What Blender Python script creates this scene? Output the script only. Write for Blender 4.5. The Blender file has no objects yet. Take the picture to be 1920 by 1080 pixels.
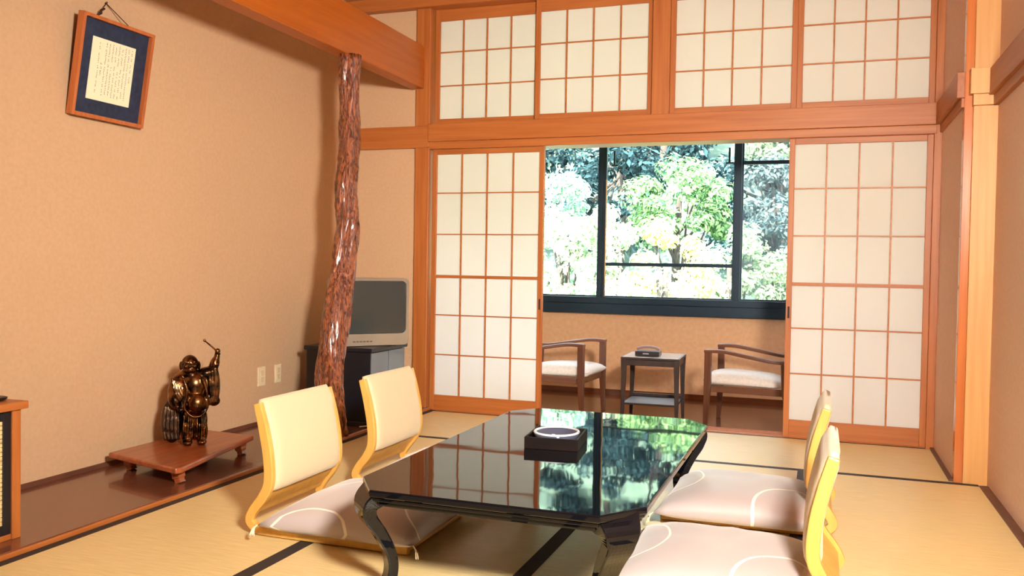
import bpy, bmesh, math, random
from mathutils import Vector, Matrix, noise
random.seed(7)
PI = math.pi
scene = bpy.context.scene
C = scene.collection

# ------------------------------------------------------------------ camera
cam_data = bpy.data.cameras.new('camera')
cam = bpy.data.objects.new('camera', cam_data); C.objects.link(cam)
Fv = Vector((-0.33241155, 0.94279916, -0.0251458)); Rv = Vector((0.94282385, 0.33286814, 0.01679269)); Uv = Vector((-0.02420237, 0.01812597, 0.99954274))
M = Matrix((Rv, Uv, -Fv)).transposed().to_4x4(); M.translation = Vector((2.5492, -5.5374, 1.0063))
cam.matrix_world = M
cam_data.sensor_width = 36; cam_data.lens = 36 * 1649.17 / 1920; cam_data.clip_start = 0.05; cam_data.clip_end = 300
scene.camera = cam

# ------------------------------------------------------------------ world, sun, photographic lamp, exposure
world = bpy.data.worlds.new('world'); scene.world = world; world.use_nodes = True
wn = world.node_tree.nodes; wl = world.node_tree.links
wn['Background'].inputs['Color'].default_value = (0.80, 0.90, 1.0, 1)
wn['Background'].inputs['Strength'].default_value = 15.0

def light(name, kind, loc, target, energy, color, size=0.5, **kw):
    d = bpy.data.lights.new(name, kind); d.energy = energy; d.color = color
    if kind == 'AREA': d.shape = 'DISK'; d.size = size
    for k, v in kw.items(): setattr(d, k, v)
    o = bpy.data.objects.new(name, d); C.objects.link(o); o.location = loc
    o.rotation_euler = (Vector(target) - Vector(loc)).to_track_quat('-Z', 'Y').to_euler()
    return o
light('sun', 'SUN', (0, -10, 20), (1.5, 8, 0), 50.0, (1.0, 0.96, 0.86), angle=math.radians(1.5))
light('studio_lamp', 'AREA', (3.08, -4.95, 1.74), (1.15, -1.4, 1.1), 84, (1.0, 0.92, 0.80), 0.40, spread=math.radians(115))
light('ambient_fill_light', 'AREA', (1.5, -4.6, 2.78), (1.5, -4.6, 0), 4, (1.0, 0.78, 0.50), 0.9)  # unseen overhead fill, added to lift the room's ambient level

scene.view_settings.view_transform = 'Standard'; scene.view_settings.look = 'None'
scene.view_settings.gamma = 1.0; scene.view_settings.use_curve_mapping = False
scene.view_settings.exposure = 0.5

# ------------------------------------------------------------------ helpers
def srgb(r, g, b):
    f = lambda c: ((c/255)/12.92 if c/255 <= 0.04045 else (((c/255)+0.055)/1.055)**2.4)
    return (f(r), f(g), f(b), 1)

def newmat(name):
    m = bpy.data.materials.new(name); m.use_nodes = True
    nt = m.node_tree; return m, nt, nt.nodes['Principled BSDF']

def plain(name, col, rough=0.6, metal=0.0, coat=0.0, spec=0.5):
    m, nt, p = newmat(name)
    p.inputs['Base Color'].default_value = col; p.inputs['Roughness'].default_value = rough
    p.inputs['Metallic'].default_value = metal; p.inputs['Coat Weight'].default_value = coat
    p.inputs['Specular IOR Level'].default_value = spec
    return m

def noisy(name, c1, c2, scale=(1, 1, 1), nscale=8, rough=0.6, bump=0.0, detail=4, metal=0, coat=0, rough2=None, contrast=(0.3, 0.7), spec=0.5):
    m, nt, p = newmat(name); N = nt.nodes; L = nt.links
    tc = N.new('ShaderNodeTexCoord'); mp = N.new('ShaderNodeMapping'); mp.inputs['Scale'].default_value = scale
    nz = N.new('ShaderNodeTexNoise'); nz.inputs['Scale'].default_value = nscale; nz.inputs['Detail'].default_value = detail
    cr = N.new('ShaderNodeValToRGB'); cr.color_ramp.elements[0].position = contrast[0]; cr.color_ramp.elements[1].position = contrast[1]
    cr.color_ramp.elements[0].color = c1; cr.color_ramp.elements[1].color = c2
    L.new(tc.outputs['Object'], mp.inputs['Vector']); L.new(mp.outputs['Vector'], nz.inputs['Vector'])
    L.new(nz.outputs['Fac'], cr.inputs['Fac']); L.new(cr.outputs['Color'], p.inputs['Base Color'])
    p.inputs['Roughness'].default_value = rough; p.inputs['Metallic'].default_value = metal; p.inputs['Coat Weight'].default_value = coat
    p.inputs['Specular IOR Level'].default_value = spec
    if bump:
        b = N.new('ShaderNodeBump'); b.inputs['Strength'].default_value = bump; b.inputs['Distance'].default_value = 0.003
        L.new(nz.outputs['Fac'], b.inputs['Height']); L.new(b.outputs['Normal'], p.inputs['Normal'])
    if rough2 is not None:
        mr = N.new('ShaderNodeMapRange'); mr.inputs['To Min'].default_value = rough; mr.inputs['To Max'].default_value = rough2
        L.new(nz.outputs['Fac'], mr.inputs['Value']); L.new(mr.outputs['Result'], p.inputs['Roughness'])
    return m

def wood(name, c1, c2, axis, rough=0.45, coat=0.0):
    s = [26, 26, 26]; s['xyz'.index(axis)] = 1.1
    return noisy(name, c1, c2, tuple(s), 1.6, rough, 0.05, 5, coat=coat, contrast=(0.25, 0.75))

WC1, WC2 = srgb(168, 92, 38), srgb(194, 118, 58)
WX = wood('hinoki_x', WC1, WC2, 'x'); WY = wood('hinoki_y', WC1, WC2, 'y'); WZ = wood('hinoki_z', WC1, WC2, 'z')
WPOST = wood('pale_post', srgb(208, 150, 84), srgb(222, 170, 104), 'z')
WBEAM = wood('beam_wood', srgb(166, 82, 10), srgb(186, 98, 20), 'y', 0.38)
WDARK = wood('dark_walnut', srgb(74, 40, 26), srgb(112, 62, 38), 'z', 0.35, 0.3)
WDARKX = wood('dark_walnut_x', srgb(84, 48, 32), srgb(124, 72, 46), 'x', 0.35, 0.3)
WTABLE = wood('blackened_wood', srgb(34, 20, 20), srgb(54, 32, 28), 'z', 0.45, 0.1)
WBOARD = wood('alcove_board_wood', srgb(98, 54, 38), srgb(128, 76, 54), 'y', 0.22, 0.4)
WSTAND = wood('reddish_stand_wood', srgb(132, 62, 32), srgb(184, 98, 52), 'y', 0.3, 0.3)
WFLOOR = wood('veranda_floor_wood', srgb(92, 48, 26), srgb(122, 68, 38), 'x', 0.25, 0.3)
WYEL = wood('bentwood', srgb(214, 158, 72), srgb(230, 182, 96), 'z', 0.4, 0.2)
WALLM = noisy('sand_plaster', srgb(208, 172, 136), srgb(214, 179, 143), (1, 1, 1), 55, 0.9, 0.14, 6, spec=0.2)
WALLR = noisy('pink_plaster', srgb(226, 192, 174), srgb(234, 202, 184), (1, 1, 1), 55, 0.9, 0.14, 6, spec=0.2)
WALLV = noisy('orange_plaster', srgb(214, 166, 124), srgb(224, 178, 138), (1, 1, 1), 30, 0.9, 0.1, 6, spec=0.2)
CEILM = wood('ceiling_board', srgb(176, 120, 76), srgb(200, 146, 98), 'x', 0.6)
DARKTRIM = noisy('dark_trim', srgb(92, 56, 42), srgb(116, 72, 54), (4, 1, 4), 8, 0.5)
BLACKM = plain('window_black_metal', srgb(28, 48, 64), 0.35, 0.4)
HERI = plain('black_cloth_border', srgb(52, 40, 36), 0.8)

def tatami_mat():
    m, nt, p = newmat('tatami_rush'); N = nt.nodes; L = nt.links
    tc = N.new('ShaderNodeTexCoord'); mp = N.new('ShaderNodeMapping'); mp.inputs['Scale'].default_value = (1, 1, 1)
    w = N.new('ShaderNodeTexWave'); w.wave_type = 'BANDS'; w.bands_direction = 'Y'; w.inputs['Scale'].default_value = 34; w.inputs['Distortion'].default_value = 0.6
    n = N.new('ShaderNodeTexNoise'); n.inputs['Scale'].default_value = 9; n.inputs['Detail'].default_value = 5
    mp2 = N.new('ShaderNodeMapping'); mp2.inputs['Scale'].default_value = (1, 14, 1)
    cr = N.new('ShaderNodeValToRGB'); cr.color_ramp.elements[0].color = srgb(226, 198, 136); cr.color_ramp.elements[1].color = srgb(242, 218, 160)
    cr.color_ramp.elements[0].position = 0.3; cr.color_ramp.elements[1].position = 0.7
    L.new(tc.outputs['Object'], mp.inputs['Vector']); L.new(mp.outputs['Vector'], w.inputs['Vector'])
    L.new(tc.outputs['Object'], mp2.inputs['Vector']); L.new(mp2.outputs['Vector'], n.inputs['Vector'])
    L.new(n.outputs['Fac'], cr.inputs['Fac']); L.new(cr.outputs['Color'], p.inputs['Base Color'])
    b = N.new('ShaderNodeBump'); b.inputs['Strength'].default_value = 0.15; b.inputs['Distance'].default_value = 0.002
    L.new(w.outputs['Fac'], b.inputs['Height']); L.new(b.outputs['Normal'], p.inputs['Normal'])
    p.inputs['Roughness'].default_value = 0.36; p.inputs['Specular IOR Level'].default_value = 0.6
    return m
TATAMI = tatami_mat()

def paper_mat():
    m, nt, p = newmat('washi_paper'); N = nt.nodes; L = nt.links
    out = N['Material Output']; tl = N.new('ShaderNodeBsdfTranslucent'); df = N.new('ShaderNodeBsdfDiffuse'); mx = N.new('ShaderNodeMixShader')
    tl.inputs['Color'].default_value = (0.96, 0.96, 0.95, 1); df.inputs['Color'].default_value = (0.95, 0.93, 0.87, 1)
    mx.inputs['Fac'].default_value = 0.50
    L.new(df.outputs['BSDF'], mx.inputs[1]); L.new(tl.outputs['BSDF'], mx.inputs[2]); L.new(mx.outputs['Shader'], out.inputs['Surface'])
    return m
PAPER = paper_mat()

def V(*a): return Vector(a)
def bx(bm, x0, x1, y0, y1, z0, z1, mi=0):
    vs = [bm.verts.new((x, y, z)) for x in (x0, x1) for y in (y0, y1) for z in (z0, z1)]
    fs = [(0, 1, 3, 2), (4, 6, 7, 5), (0, 4, 5, 1), (2, 3, 7, 6), (0, 2, 6, 4), (1, 5, 7, 3)]
    out = []
    for f in fs:
        fc = bm.faces.new([vs[i] for i in f]); fc.material_index = mi; out.append(fc)
    return vs
def prism(bm, pts, z0, z1, tf=None, mi=0):
    tf = tf or (lambda x, y, z: (x, y, z))
    a = [bm.verts.new(tf(x, y, z0)) for x, y in pts]; b = [bm.verts.new(tf(x, y, z1)) for x, y in pts]
    n = len(pts)
    bm.faces.new(a[::-1]).material_index = mi; bm.faces.new(b).material_index = mi
    for i in range(n): bm.faces.new([a[i], a[(i+1) % n], b[(i+1) % n], b[i]]).material_index = mi
def lathe(bm, prof, n=24, c=(0, 0, 0)):
    rings = []
    for r, z in prof:
        rings.append([bm.verts.new((c[0]+r*math.cos(2*PI*i/n), c[1]+r*math.sin(2*PI*i/n), c[2]+z)) for i in range(n)])
    for a, b in zip(rings, rings[1:]):
        for i in range(n): bm.faces.new([a[i], a[(i+1) % n], b[(i+1) % n], b[i]])
    bm.faces.new(rings[0][::-1]); bm.faces.new(rings[-1])
def tube(bm, pts, rad, n=8, squash=None):
    """round tube through pts; rad number or list; squash = list of (w,h,angle-axis vector) unused"""
    pts = [Vector(p) for p in pts]; rings = []
    for i, p in enumerate(pts):
        t = (pts[min(i+1, len(pts)-1)] - pts[max(i-1, 0)]).normalized()
        up = V(0, 0, 1) if abs(t.z) < 0.9 else V(1, 0, 0)
        a = t.cross(up).normalized(); b = t.cross(a).normalized()
        r = rad[i] if isinstance(rad, (list, tuple)) else rad
        rings.append([bm.verts.new(p + a*r*math.cos(2*PI*k/n) + b*r*math.sin(2*PI*k/n)) for k in range(n)])
    for a, b in zip(rings, rings[1:]):
        for i in range(n): bm.faces.new([a[i], a[(i+1) % n], b[(i+1) % n], b[i]])
    bm.faces.new(rings[0][::-1]); bm.faces.new(rings[-1])
def sweep_rect(bm, pts, W, T, wdir, closed_caps=True):
    """rectangular bar through pts; W = size(s) along wdir, T = size(s) along the other direction"""
    pts = [Vector(p) for p in pts]; wdir = Vector(wdir).normalized(); rings = []
    for i, p in enumerate(pts):
        t = (pts[min(i+1, len(pts)-1)] - pts[max(i-1, 0)]).normalized()
        wd = (wdir - t*wdir.dot(t)).normalized(); nd = t.cross(wd).normalized()
        w = (W[i] if isinstance(W, (list, tuple)) else W)/2; h = (T[i] if isinstance(T, (list, tuple)) else T)/2
        rings.append([bm.verts.new(p + wd*a*w + nd*b*h) for a, b in ((-1, -1), (1, -1), (1, 1), (-1, 1))])
    for a, b in zip(rings, rings[1:]):
        for i in range(4): bm.faces.new([a[i], a[(i+1) % 4], b[(i+1) % 4], b[i]])
    bm.faces.new(rings[0][::-1]); bm.faces.new(rings[-1])
def ell(bm, c, r, rot=None, sub=3):
    g = bmesh.ops.create_icosphere(bm, subdivisions=sub, radius=1.0)
    m = Matrix.Translation(Vector(c)) @ (rot.to_4x4() if rot else Matrix.Identity(4)) @ Matrix.Diagonal((r[0], r[1], r[2], 1))
    bmesh.ops.transform(bm, matrix=m, verts=g['verts'])
def crv(pts, n=6):
    """Catmull-Rom resample"""
    P = [Vector(p) for p in pts]; P = [P[0]*2-P[1]] + P + [P[-1]*2-P[-2]]; out = []
    for i in range(1, len(P)-2):
        for k in range(n):
            t = k/n; a, b, c, d = P[i-1], P[i], P[i+1], P[i+2]
            out.append(0.5*((2*b) + (c-a)*t + (2*a-5*b+4*c-d)*t*t + (3*b-a-3*c+d)*t**3))
    out.append(P[-2]); return out

def obj(name, bm, mats, parent=None, bevel=0, smooth=False, segs=2):
    me = bpy.data.meshes.new(name)
    bmesh.ops.recalc_face_normals(bm, faces=bm.faces); bm.to_mesh(me); bm.free()
    for m in (mats if isinstance(mats, (list, tuple)) else [mats]): me.materials.append(m)
    o = bpy.data.objects.new(name, me); C.objects.link(o)
    if parent is not None: o.parent = parent
    if smooth: me.polygons.foreach_set('use_smooth', [True]*len(me.polygons))
    if bevel:
        b = o.modifiers.new('bevel', 'BEVEL'); b.width = bevel; b.segments = segs; b.limit_method = 'ANGLE'; b.angle_limit = math.radians(40)
    return o
def B(): return bmesh.new()
def box(name, b, mat, parent=None, bevel=0):
    bm = B(); bx(bm, *b); return obj(name, bm, mat, parent, bevel)
def thing(name, label, cat, loc=(0, 0, 0), rz=0, group=None):
    o = bpy.data.objects.new(name, None); C.objects.link(o); o.location = loc; o.rotation_euler = (0, 0, rz)
    o.empty_display_size = 0.1; return tag(o, label, cat, group)
def tag(o, label, cat, group=None, kind=None):
    if label: o['label'] = label
    if cat: o['category'] = cat
    if group: o['group'] = group
    if kind: o['kind'] = kind
    return o
def struct(name, b_or_bm, mat, bevel=0, label=None):
    if isinstance(b_or_bm, tuple):
        bm = B(); bx(bm, *b_or_bm)
    else: bm = b_or_bm
    o = obj(name, bm, mat, None, bevel); o['kind'] = 'structure'
    if label: o['label'] = label
    return o
def dup(o, loc=None, rz=None, label=None, parent=None, group=None):
    c = o.copy(); C.objects.link(c)
    if parent is not None: c.parent = parent
    for ch in list(o.children): dup(ch, parent=c)
    if loc is not None: c.location = loc
    if rz is not None: c.rotation_euler = (0, 0, rz)
    if label: c['label'] = label
    if group: c['group'] = group
    return c

# ------------------------------------------------------------------ setting: floors
RX = 3.31; AX = 3.169; SY = -0.87
bm = B()
bx(bm, 0.0, RX, -6.6, 0.0, -0.06, 0.0, 0)
for x0, x1, y0, y1 in [(0.012, 0.05, -6.6, -0.0), (0.795, 0.85, -6.6, SY-0.03), (1.625, 1.68, -6.6, SY-0.03), (2.455, 2.51, -6.6, SY-0.03)]:
    bx(bm, x0, x1, y0, y1, -0.001, 0.0015, 1)
bx(bm, 0.0, 3.272, SY-0.03, SY+0.01, -0.001, 0.0015, 1)
bx(bm, 0.0, AX, -0.03, -0.012, -0.001, 0.0015, 1)
struct('floor', bm, [TATAMI, HERI], label='pale yellow tatami mats with dark cloth borders')
struct('floor', (-0.6, 3.6, 0.16, 1.86, -0.13, -0.07), WFLOOR, label='brown wooden boards of the sunroom beyond the sliding screens')
struct('floor', (-0.66, 0.0, -6.6, 0.0, -0.06, 0.02), WBOARD, 0.004, 'dark reddish brown alcove board along the left wall')
bm = B(); bx(bm, 0.0, 0.012, -6.6, 0.0, -0.02, 0.018); struct('trim_1', bm, WY, 0.003, 'thin wooden nosing of the alcove board')
bm = B()
for y0, y1, z in [(0.0, 0.045, 0.004), (0.045, 0.075, -0.008), (0.075, 0.105, 0.004), (0.105, 0.135, -0.008), (0.135, 0.17, 0.002)]:
    bx(bm, 0.0, 3.14, y0, y1, -0.13, z)
struct('trim_2', bm, WX, 0, 'wooden threshold rail with grooves under the sliding screens')
# walls
struct('wall_left', (-0.80, -0.65, -6.6, 0.0, -0.1, 2.84), WALLM, label='tan plaster wall behind the alcove')
bm = B(); bx(bm, -0.65, -0.117, 0.0, 0.12, -0.1, 2.84); bx(bm, -0.117, 3.3, 0.02, 0.12, 2.80, 2.84)
struct('wall_far', bm, WALLM, label='tan plaster strip behind the television')
struct('wall_right', (AX, 3.45, -0.835, 0.12, -0.1, 2.84), WALLR, label='pinkish plaster wall section beside the right shoji')
struct('wall_right', (RX, 3.46, -6.6, -0.80, -0.1, 2.84), WALLR, label='pinkish plaster wall at the right edge')
struct('wall_back', (-0.8, 3.46, -6.75, -6.6, -0.1, 2.84), WDARKX)
struct('ceiling', (-0.8, 3.46, -6.75, 0.12, 2.84, 2.95), CEILM)
struct('ceiling', (-0.75, 3.75, 0.12, 2.05, 2.84, 2.95), WALLV)
# sunroom walls
WY0 = 1.80
bm = B(); bx(bm, -0.75, 3.75, WY0, WY0+0.15, -0.13, 0.62); bx(bm, -0.75, -0.35, WY0, WY0+0.15, 0.62, 2.84); bx(bm, 3.35, 3.75, WY0, WY0+0.15, 0.62, 2.84); bx(bm, -0.35, 3.35, WY0, WY0+0.15, 2.38, 2.84)
struct('wall_sunroom', bm, WALLV, label='orange tan plaster wall below the window')
struct('wall_sunroom_left', (-0.75, -0.6, 0.12, WY0, -0.13, 2.84), WALLV)
struct('wall_sunroom_right', (3.6, 3.75, 0.12, WY0, -0.13, 2.84), WALLV)
struct('baseboard_far', (-0.6, 3.6, WY0-0.012, WY0, -0.07, -0.03), WFLOOR)
# posts and beams of the far wall
struct('trim_3', (-0.117, -0.012, -0.03, 0.12, -0.05, 2.76), WZ, 0.004, 'orange wooden post left of the shoji')
struct('trim_4', (3.128, 3.172, -0.03, 0.12, -0.05, 2.76), WZ, 0.003, 'orange wooden corner post right of the shoji')
struct('trim_5', (1.512, 1.622, -0.035, 0.12, 1.93, 2.78), WZ, 0.004, 'short wooden post between the transom screens')
bm = B(); bx(bm, -0.012, 3.135, -0.05, 0.12, 1.845, 1.968); bx(bm, -0.012, 3.14, -0.035, 0.14, 1.795, 1.845)
bx(bm, -0.64, -0.012, -0.04, 0.0, 1.805, 1.955)
struct('trim_6', bm, WX, 0.003, 'long orange lintel above the sliding screens')
bm = B(); bx(bm, -0.65, 3.17, -0.07, 0.12, 2.755, 2.84); struct('trim_7', bm, WX, 0.004, 'ceiling moulding above the transom screens')
struct('trim_8', (-0.155, -0.056, -6.55, -0.005, 2.21, 2.50), WBEAM, 0.006, 'broad glossy orange beam over the alcove')
struct('trim_9', (-0.65, -0.64, -6.6, 0, 0.02, 0.04), DARKTRIM, 0, 'dark strip at the foot of the alcove wall')
# right wall posts, rails
struct('trim_10', (3.205, 3.325, -0.865, -0.80, -0.03, 2.84), WPOST, 0.003, 'pale wooden post on the right wall')
struct('trim_11', (3.168, 3.206, -0.852, -0.80, -0.03, 2.84), wood('strip_wood', srgb(186, 98, 44), srgb(214, 128, 66), 'z', 0.22, 0.4), 0.002, 'narrow darker strip beside the pale post')
RAILM = wood('rail_wood', srgb(158, 88, 44), srgb(180, 106, 58), 'y', 0.45)
bm = B(); bx(bm, 3.135, 3.18, -0.84, -0.035, 1.845, 1.968); bx(bm, 3.155, 3.18, -0.84, -0.035, 1.80, 1.845); struct('trim_12', bm, RAILM, 0.003, 'wooden rail on the right wall section')
bm = B(); bx(bm, 3.265, 3.32, -6.6, -0.86, 1.845, 1.968); bx(bm, 3.285, 3.32, -6.6, -0.86, 1.80, 1.845); struct('trim_13', bm, RAILM, 0.003, 'wooden rail along the right wall')
bm = B(); bx(bm, 3.185, 3.292, -0.905, -0.85, 1.852, 1.972); bx(bm, 3.20, 3.302, -0.892, -0.85, 1.80, 1.852); struct('trim_14', bm, WPOST, 0.002, 'wooden rail block wrapping the pale post')
struct('baseboard_right', (3.272, 3.312, -6.6, SY-0.03, -0.02, 0.006), DARKTRIM, 0, 'dark brown floor strip along the right wall')
struct('baseboard_right', (3.15, 3.17, -0.835, 0.0, -0.02, 0.012), DARKTRIM, 0)

# ------------------------------------------------------------------ shoji screens
ZR = [0.107, 0.387, 0.661, 0.926, 1.215, 1.497, 1.761]
def shoji(x0, x1, y, label, handle, zr=ZR, z0=0.004, z1=1.80, ncol=4, st=0.033, midrail=3, name='shoji_screen', cat='sliding screen', group='shoji screens'):
    t = thing(name, label, cat, (x0, y, 0), 0, group); w = x1-x0
    bm = B()
    bx(bm, 0, st, -0.015, 0.015, z0, z1); bx(bm, w-st, w, -0.015, 0.015, z0, z1)
    bx(bm, st, w-st, -0.013, 0.013, z0, zr[0], 1); bx(bm, st, w-st, -0.013, 0.013, zr[-1], z1, 1)
    obj('frame', bm, [WZ, WX], t, 0.002)
    bm = B(); n = ncol
    for i in range(1, n):
        x = st+(w-2*st)*i/n; bx(bm, x-0.0045, x+0.0045, -0.011, 0.001, zr[0], zr[-1])
    for k in range(1, len(zr)-1):
        h = 0.010 if k == midrail else 0.0038
        bx(bm, st, w-st, -0.0105 if k != midrail else -0.013, 0.0012, zr[k]-h, zr[k]+h)
    obj('lattice', bm, WX, t)
    bm = B(); bx(bm, st-0.002, w-st+0.002, 0.002, 0.0028, zr[0]-0.002, zr[-1]+0.002)
    obj('paper', bm, PAPER, t)
    if handle:
        hx = w-st*0.5 if handle > 0 else st*0.5
        bm = B(); bx(bm, hx-0.006, hx+0.006, -0.0165, -0.0145, 0.72, 0.79); obj('finger_pull', bm, HERI, t)
    return t
shoji(0.0, 0.806, 0.018, 'paper shoji sliding screen at the left, near the television', 1)
shoji(2.345, 3.13, 0.018, 'paper shoji sliding screen at the right, beside the pinkish wall', -1)
TZ = [2.008, 2.234, 2.464, 2.677]
for x0, x1, y, s in [(0.0, 0.752, 0.045, 'leftmost paper transom panel high above the left shoji'), (0.735, 1.512, 0.01, 'second paper transom panel from the left, touching the short post'),
                     (1.622, 2.378, 0.01, 'third paper transom panel from the left, right of the short post'), (2.378, 3.128, 0.01, 'rightmost paper transom panel above the right shoji')]:
    shoji(x0, x1, y, s, 0, TZ, 1.968, 2.755, 4, 0.032, 99, 'transom_screen', 'transom screen', 'transom screens')

# ------------------------------------------------------------------ window
GL, nt, p = newmat('window_glass'); N = nt.nodes; L = nt.links
tr = N.new('ShaderNodeBsdfTransparent'); gl = N.new('ShaderNodeBsdfGlossy'); gl.inputs['Roughness'].default_value = 0.0
fr = N.new('ShaderNodeFresnel'); fr.inputs['IOR'].default_value = 1.35; mx = N.new('ShaderNodeMixShader')
tr.inputs['Color'].default_value = (0.93, 0.97, 0.97, 1)
L.new(fr.outputs['Fac'], mx.inputs['Fac']); L.new(tr.outputs['BSDF'], mx.inputs[1]); L.new(gl.outputs['BSDF'], mx.inputs[2]); L.new(mx.outputs['Shader'], N['Material Output'].inputs['Surface'])
SCR, nt, p = newmat('insect_mesh'); N = nt.nodes; L = nt.links
tr = N.new('ShaderNodeBsdfTransparent'); df = N.new('ShaderNodeBsdfDiffuse'); df.inputs['Color'].default_value = srgb(120, 130, 140); mx = N.new('ShaderNodeMixShader'); mx.inputs['Fac'].default_value = 0.38
L.new(tr.outputs['BSDF'], mx.inputs[1]); L.new(df.outputs['BSDF'], mx.inputs[2]); L.new(mx.outputs['Shader'], N['Material Output'].inputs['Surface'])

win = struct('window_1', (-0.35, 3.35, 1.80-0.06, 1.80+0.10, 0.615, 0.70), BLACKM, 0.004, 'wide dark metal window looking onto the wooded hillside')
wf = B()
bx(wf, -0.35, 3.35, 1.75, 1.88, 0.70, 0.755); bx(wf, -0.35, 3.35, 1.75, 1.88, 2.32, 2.38)
bx(wf, -0.35, -0.29, 1.75, 1.88, 0.7, 2.38); bx(wf, 3.29, 3.35, 1.75, 1.88, 0.7, 2.38)
obj('window_frame', wf, BLACKM, win, 0.003)
def sash(x0, x1, y, z0, z1, s=0.03, bar=None, screen=False):
    bm = B()
    bx(bm, x0, x0+s, y-0.014, y+0.014, z0, z1); bx(bm, x1-s, x1, y-0.014, y+0.014, z0, z1)
    bx(bm, x0+s, x1-s, y-0.014, y+0.014, z0, z0+0.022); bx(bm, x0+s, x1-s, y-0.014, y+0.014, z1-0.03, z1)
    if bar: bx(bm, x0+s, x1-s, y-0.016, y+0.012, bar-0.015, bar+0.015)
    o = obj('sash', bm, BLACKM, win, 0.002)
    bm = B(); bx(bm, x0+s, x1-s, y-0.002, y+0.002, z0+0.02, z1-0.03); obj('glass', bm, GL, o)
    if screen:
        bm = B(); bx(bm, x0+s, x1-s, y+0.03, y+0.031, z0+0.02, z1-0.03); obj('insect_screen', bm, SCR, o)
    return o
sash(-0.29, 0.765, 1.83, 0.745, 2.33)
mid = sash(0.775, 1.885, 1.79, 0.745, 2.33, 0.03, 1.035)
sash(1.895, 3.29, 1.83, 0.745, 2.33, 0.035, 1.872, True)
bm = B(); bx(bm, 0.735, 0.775, 1.765, 1.815, 0.745, 2.33); bx(bm, 1.862, 1.918, 1.765, 1.80, 0.745, 2.33); obj('mullion', bm, BLACKM, win, 0.003)
bm = B(); bx(bm, 0.803, 0.811, 1.765, 1.775, 0.76, 1.75); obj('pale_strip', bm, WPOST, win)  # thin pale upright strip beside the first mullion
for hx in (0.875, 1.82):
    bm = B(); bx(bm, hx-0.008, hx+0.008, 1.752, 1.768, 1.87, 1.99); bx(bm, hx-0.03, hx+0.03, 1.765, 1.78, 1.86, 1.875); obj('window_latch', bm, BLACKM, win, 0.002)

# ------------------------------------------------------------------ alcove pillar
BARK, nt, p = newmat('polished_gnarled_trunk'); N = nt.nodes; L = nt.links
tc = N.new('ShaderNodeTexCoord'); mp = N.new('ShaderNodeMapping'); mp.inputs['Scale'].default_value = (18, 18, 5.5)
nz = N.new('ShaderNodeTexNoise'); nz.inputs['Scale'].default_value = 3.2; nz.inputs['Detail'].default_value = 6; nz.inputs['Distortion'].default_value = 1.2
cr = N.new('ShaderNodeValToRGB'); cr.color_ramp.elements[0].position = 0.36; cr.color_ramp.elements[1].position = 0.66
cr.color_ramp.elements[0].color = srgb(70, 28, 14); cr.color_ramp.elements[1].color = srgb(176, 98, 54)
b = N.new('ShaderNodeBump'); b.inputs['Strength'].default_value = 1.0; b.inputs['Distance'].default_value = 0.014
L.new(tc.outputs['Object'], mp.inputs['Vector']); L.new(mp.outputs['Vector'], nz.inputs['Vector']); L.new(nz.outputs['Fac'], cr.inputs['Fac'])
L.new(cr.outputs['Color'], p.inputs['Base Color']); L.new(nz.outputs['Fac'], b.inputs['Height']); L.new(b.outputs['Normal'], p.inputs['Normal'])
p.inputs['Roughness'].default_value = 0.22; p.inputs['Coat Weight'].default_value = 0.6; p.inputs['Coat Roughness'].default_value = 0.12
PR = [(2.212, -1.017, 0.063), (1.978, -1.006, 0.057), (1.794, -0.998, 0.062), (1.605, -1.024, 0.059), (1.479, -1.052, 0.062), (1.356, -1.049, 0.068), (1.233, -1.031, 0.070), (1.109, -1.043, 0.071), (0.985, -1.061, 0.073), (0.893, -1.092, 0.077), (0.802, -1.119, 0.079), (0.681, -1.146, 0.082), (0.561, -1.166, 0.079), (0.380, -1.185, 0.079), (0.196, -1.170, 0.079), (0.018, -1.154, 0.079)]
path = crv([(z, y, r) for z, y, r in PR], 7); bm = B(); rings = []; nn = 56
for q in path:
    z, y, r = q; ring = []
    for k in range(nn):
        a = 2*PI*k/nn; tw = a + 1.6*math.sin(z*1.7)
        f = 1 + 0.12*math.sin(3*tw+z*2) + 0.13*abs(math.sin(5*tw - z*4)) - 0.06 + 0.16*(noise.noise(V(math.cos(a)*3.2, math.sin(a)*3.2, z*3.5)))+0.10*noise.noise(V(math.cos(tw)*8, math.sin(tw)*8, z*9))
        ring.append(bm.verts.new((-0.066 + r*0.92*f*math.cos(a), y + r*0.92*f*math.sin(a), z)))
    rings.append(ring)
for a, b_ in zip(rings, rings[1:]):
    for i in range(nn): bm.faces.new([a[i], a[(i+1) % nn], b_[(i+1) % nn], b_[i]])
bm.faces.new(rings[0]); bm.faces.new(rings[-1][::-1])
tag(obj('alcove_pillar', bm, BARK, None, 0, True), 'gnarled polished natural tree trunk pillar standing at the alcove edge under the beam', 'pillar')

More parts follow.
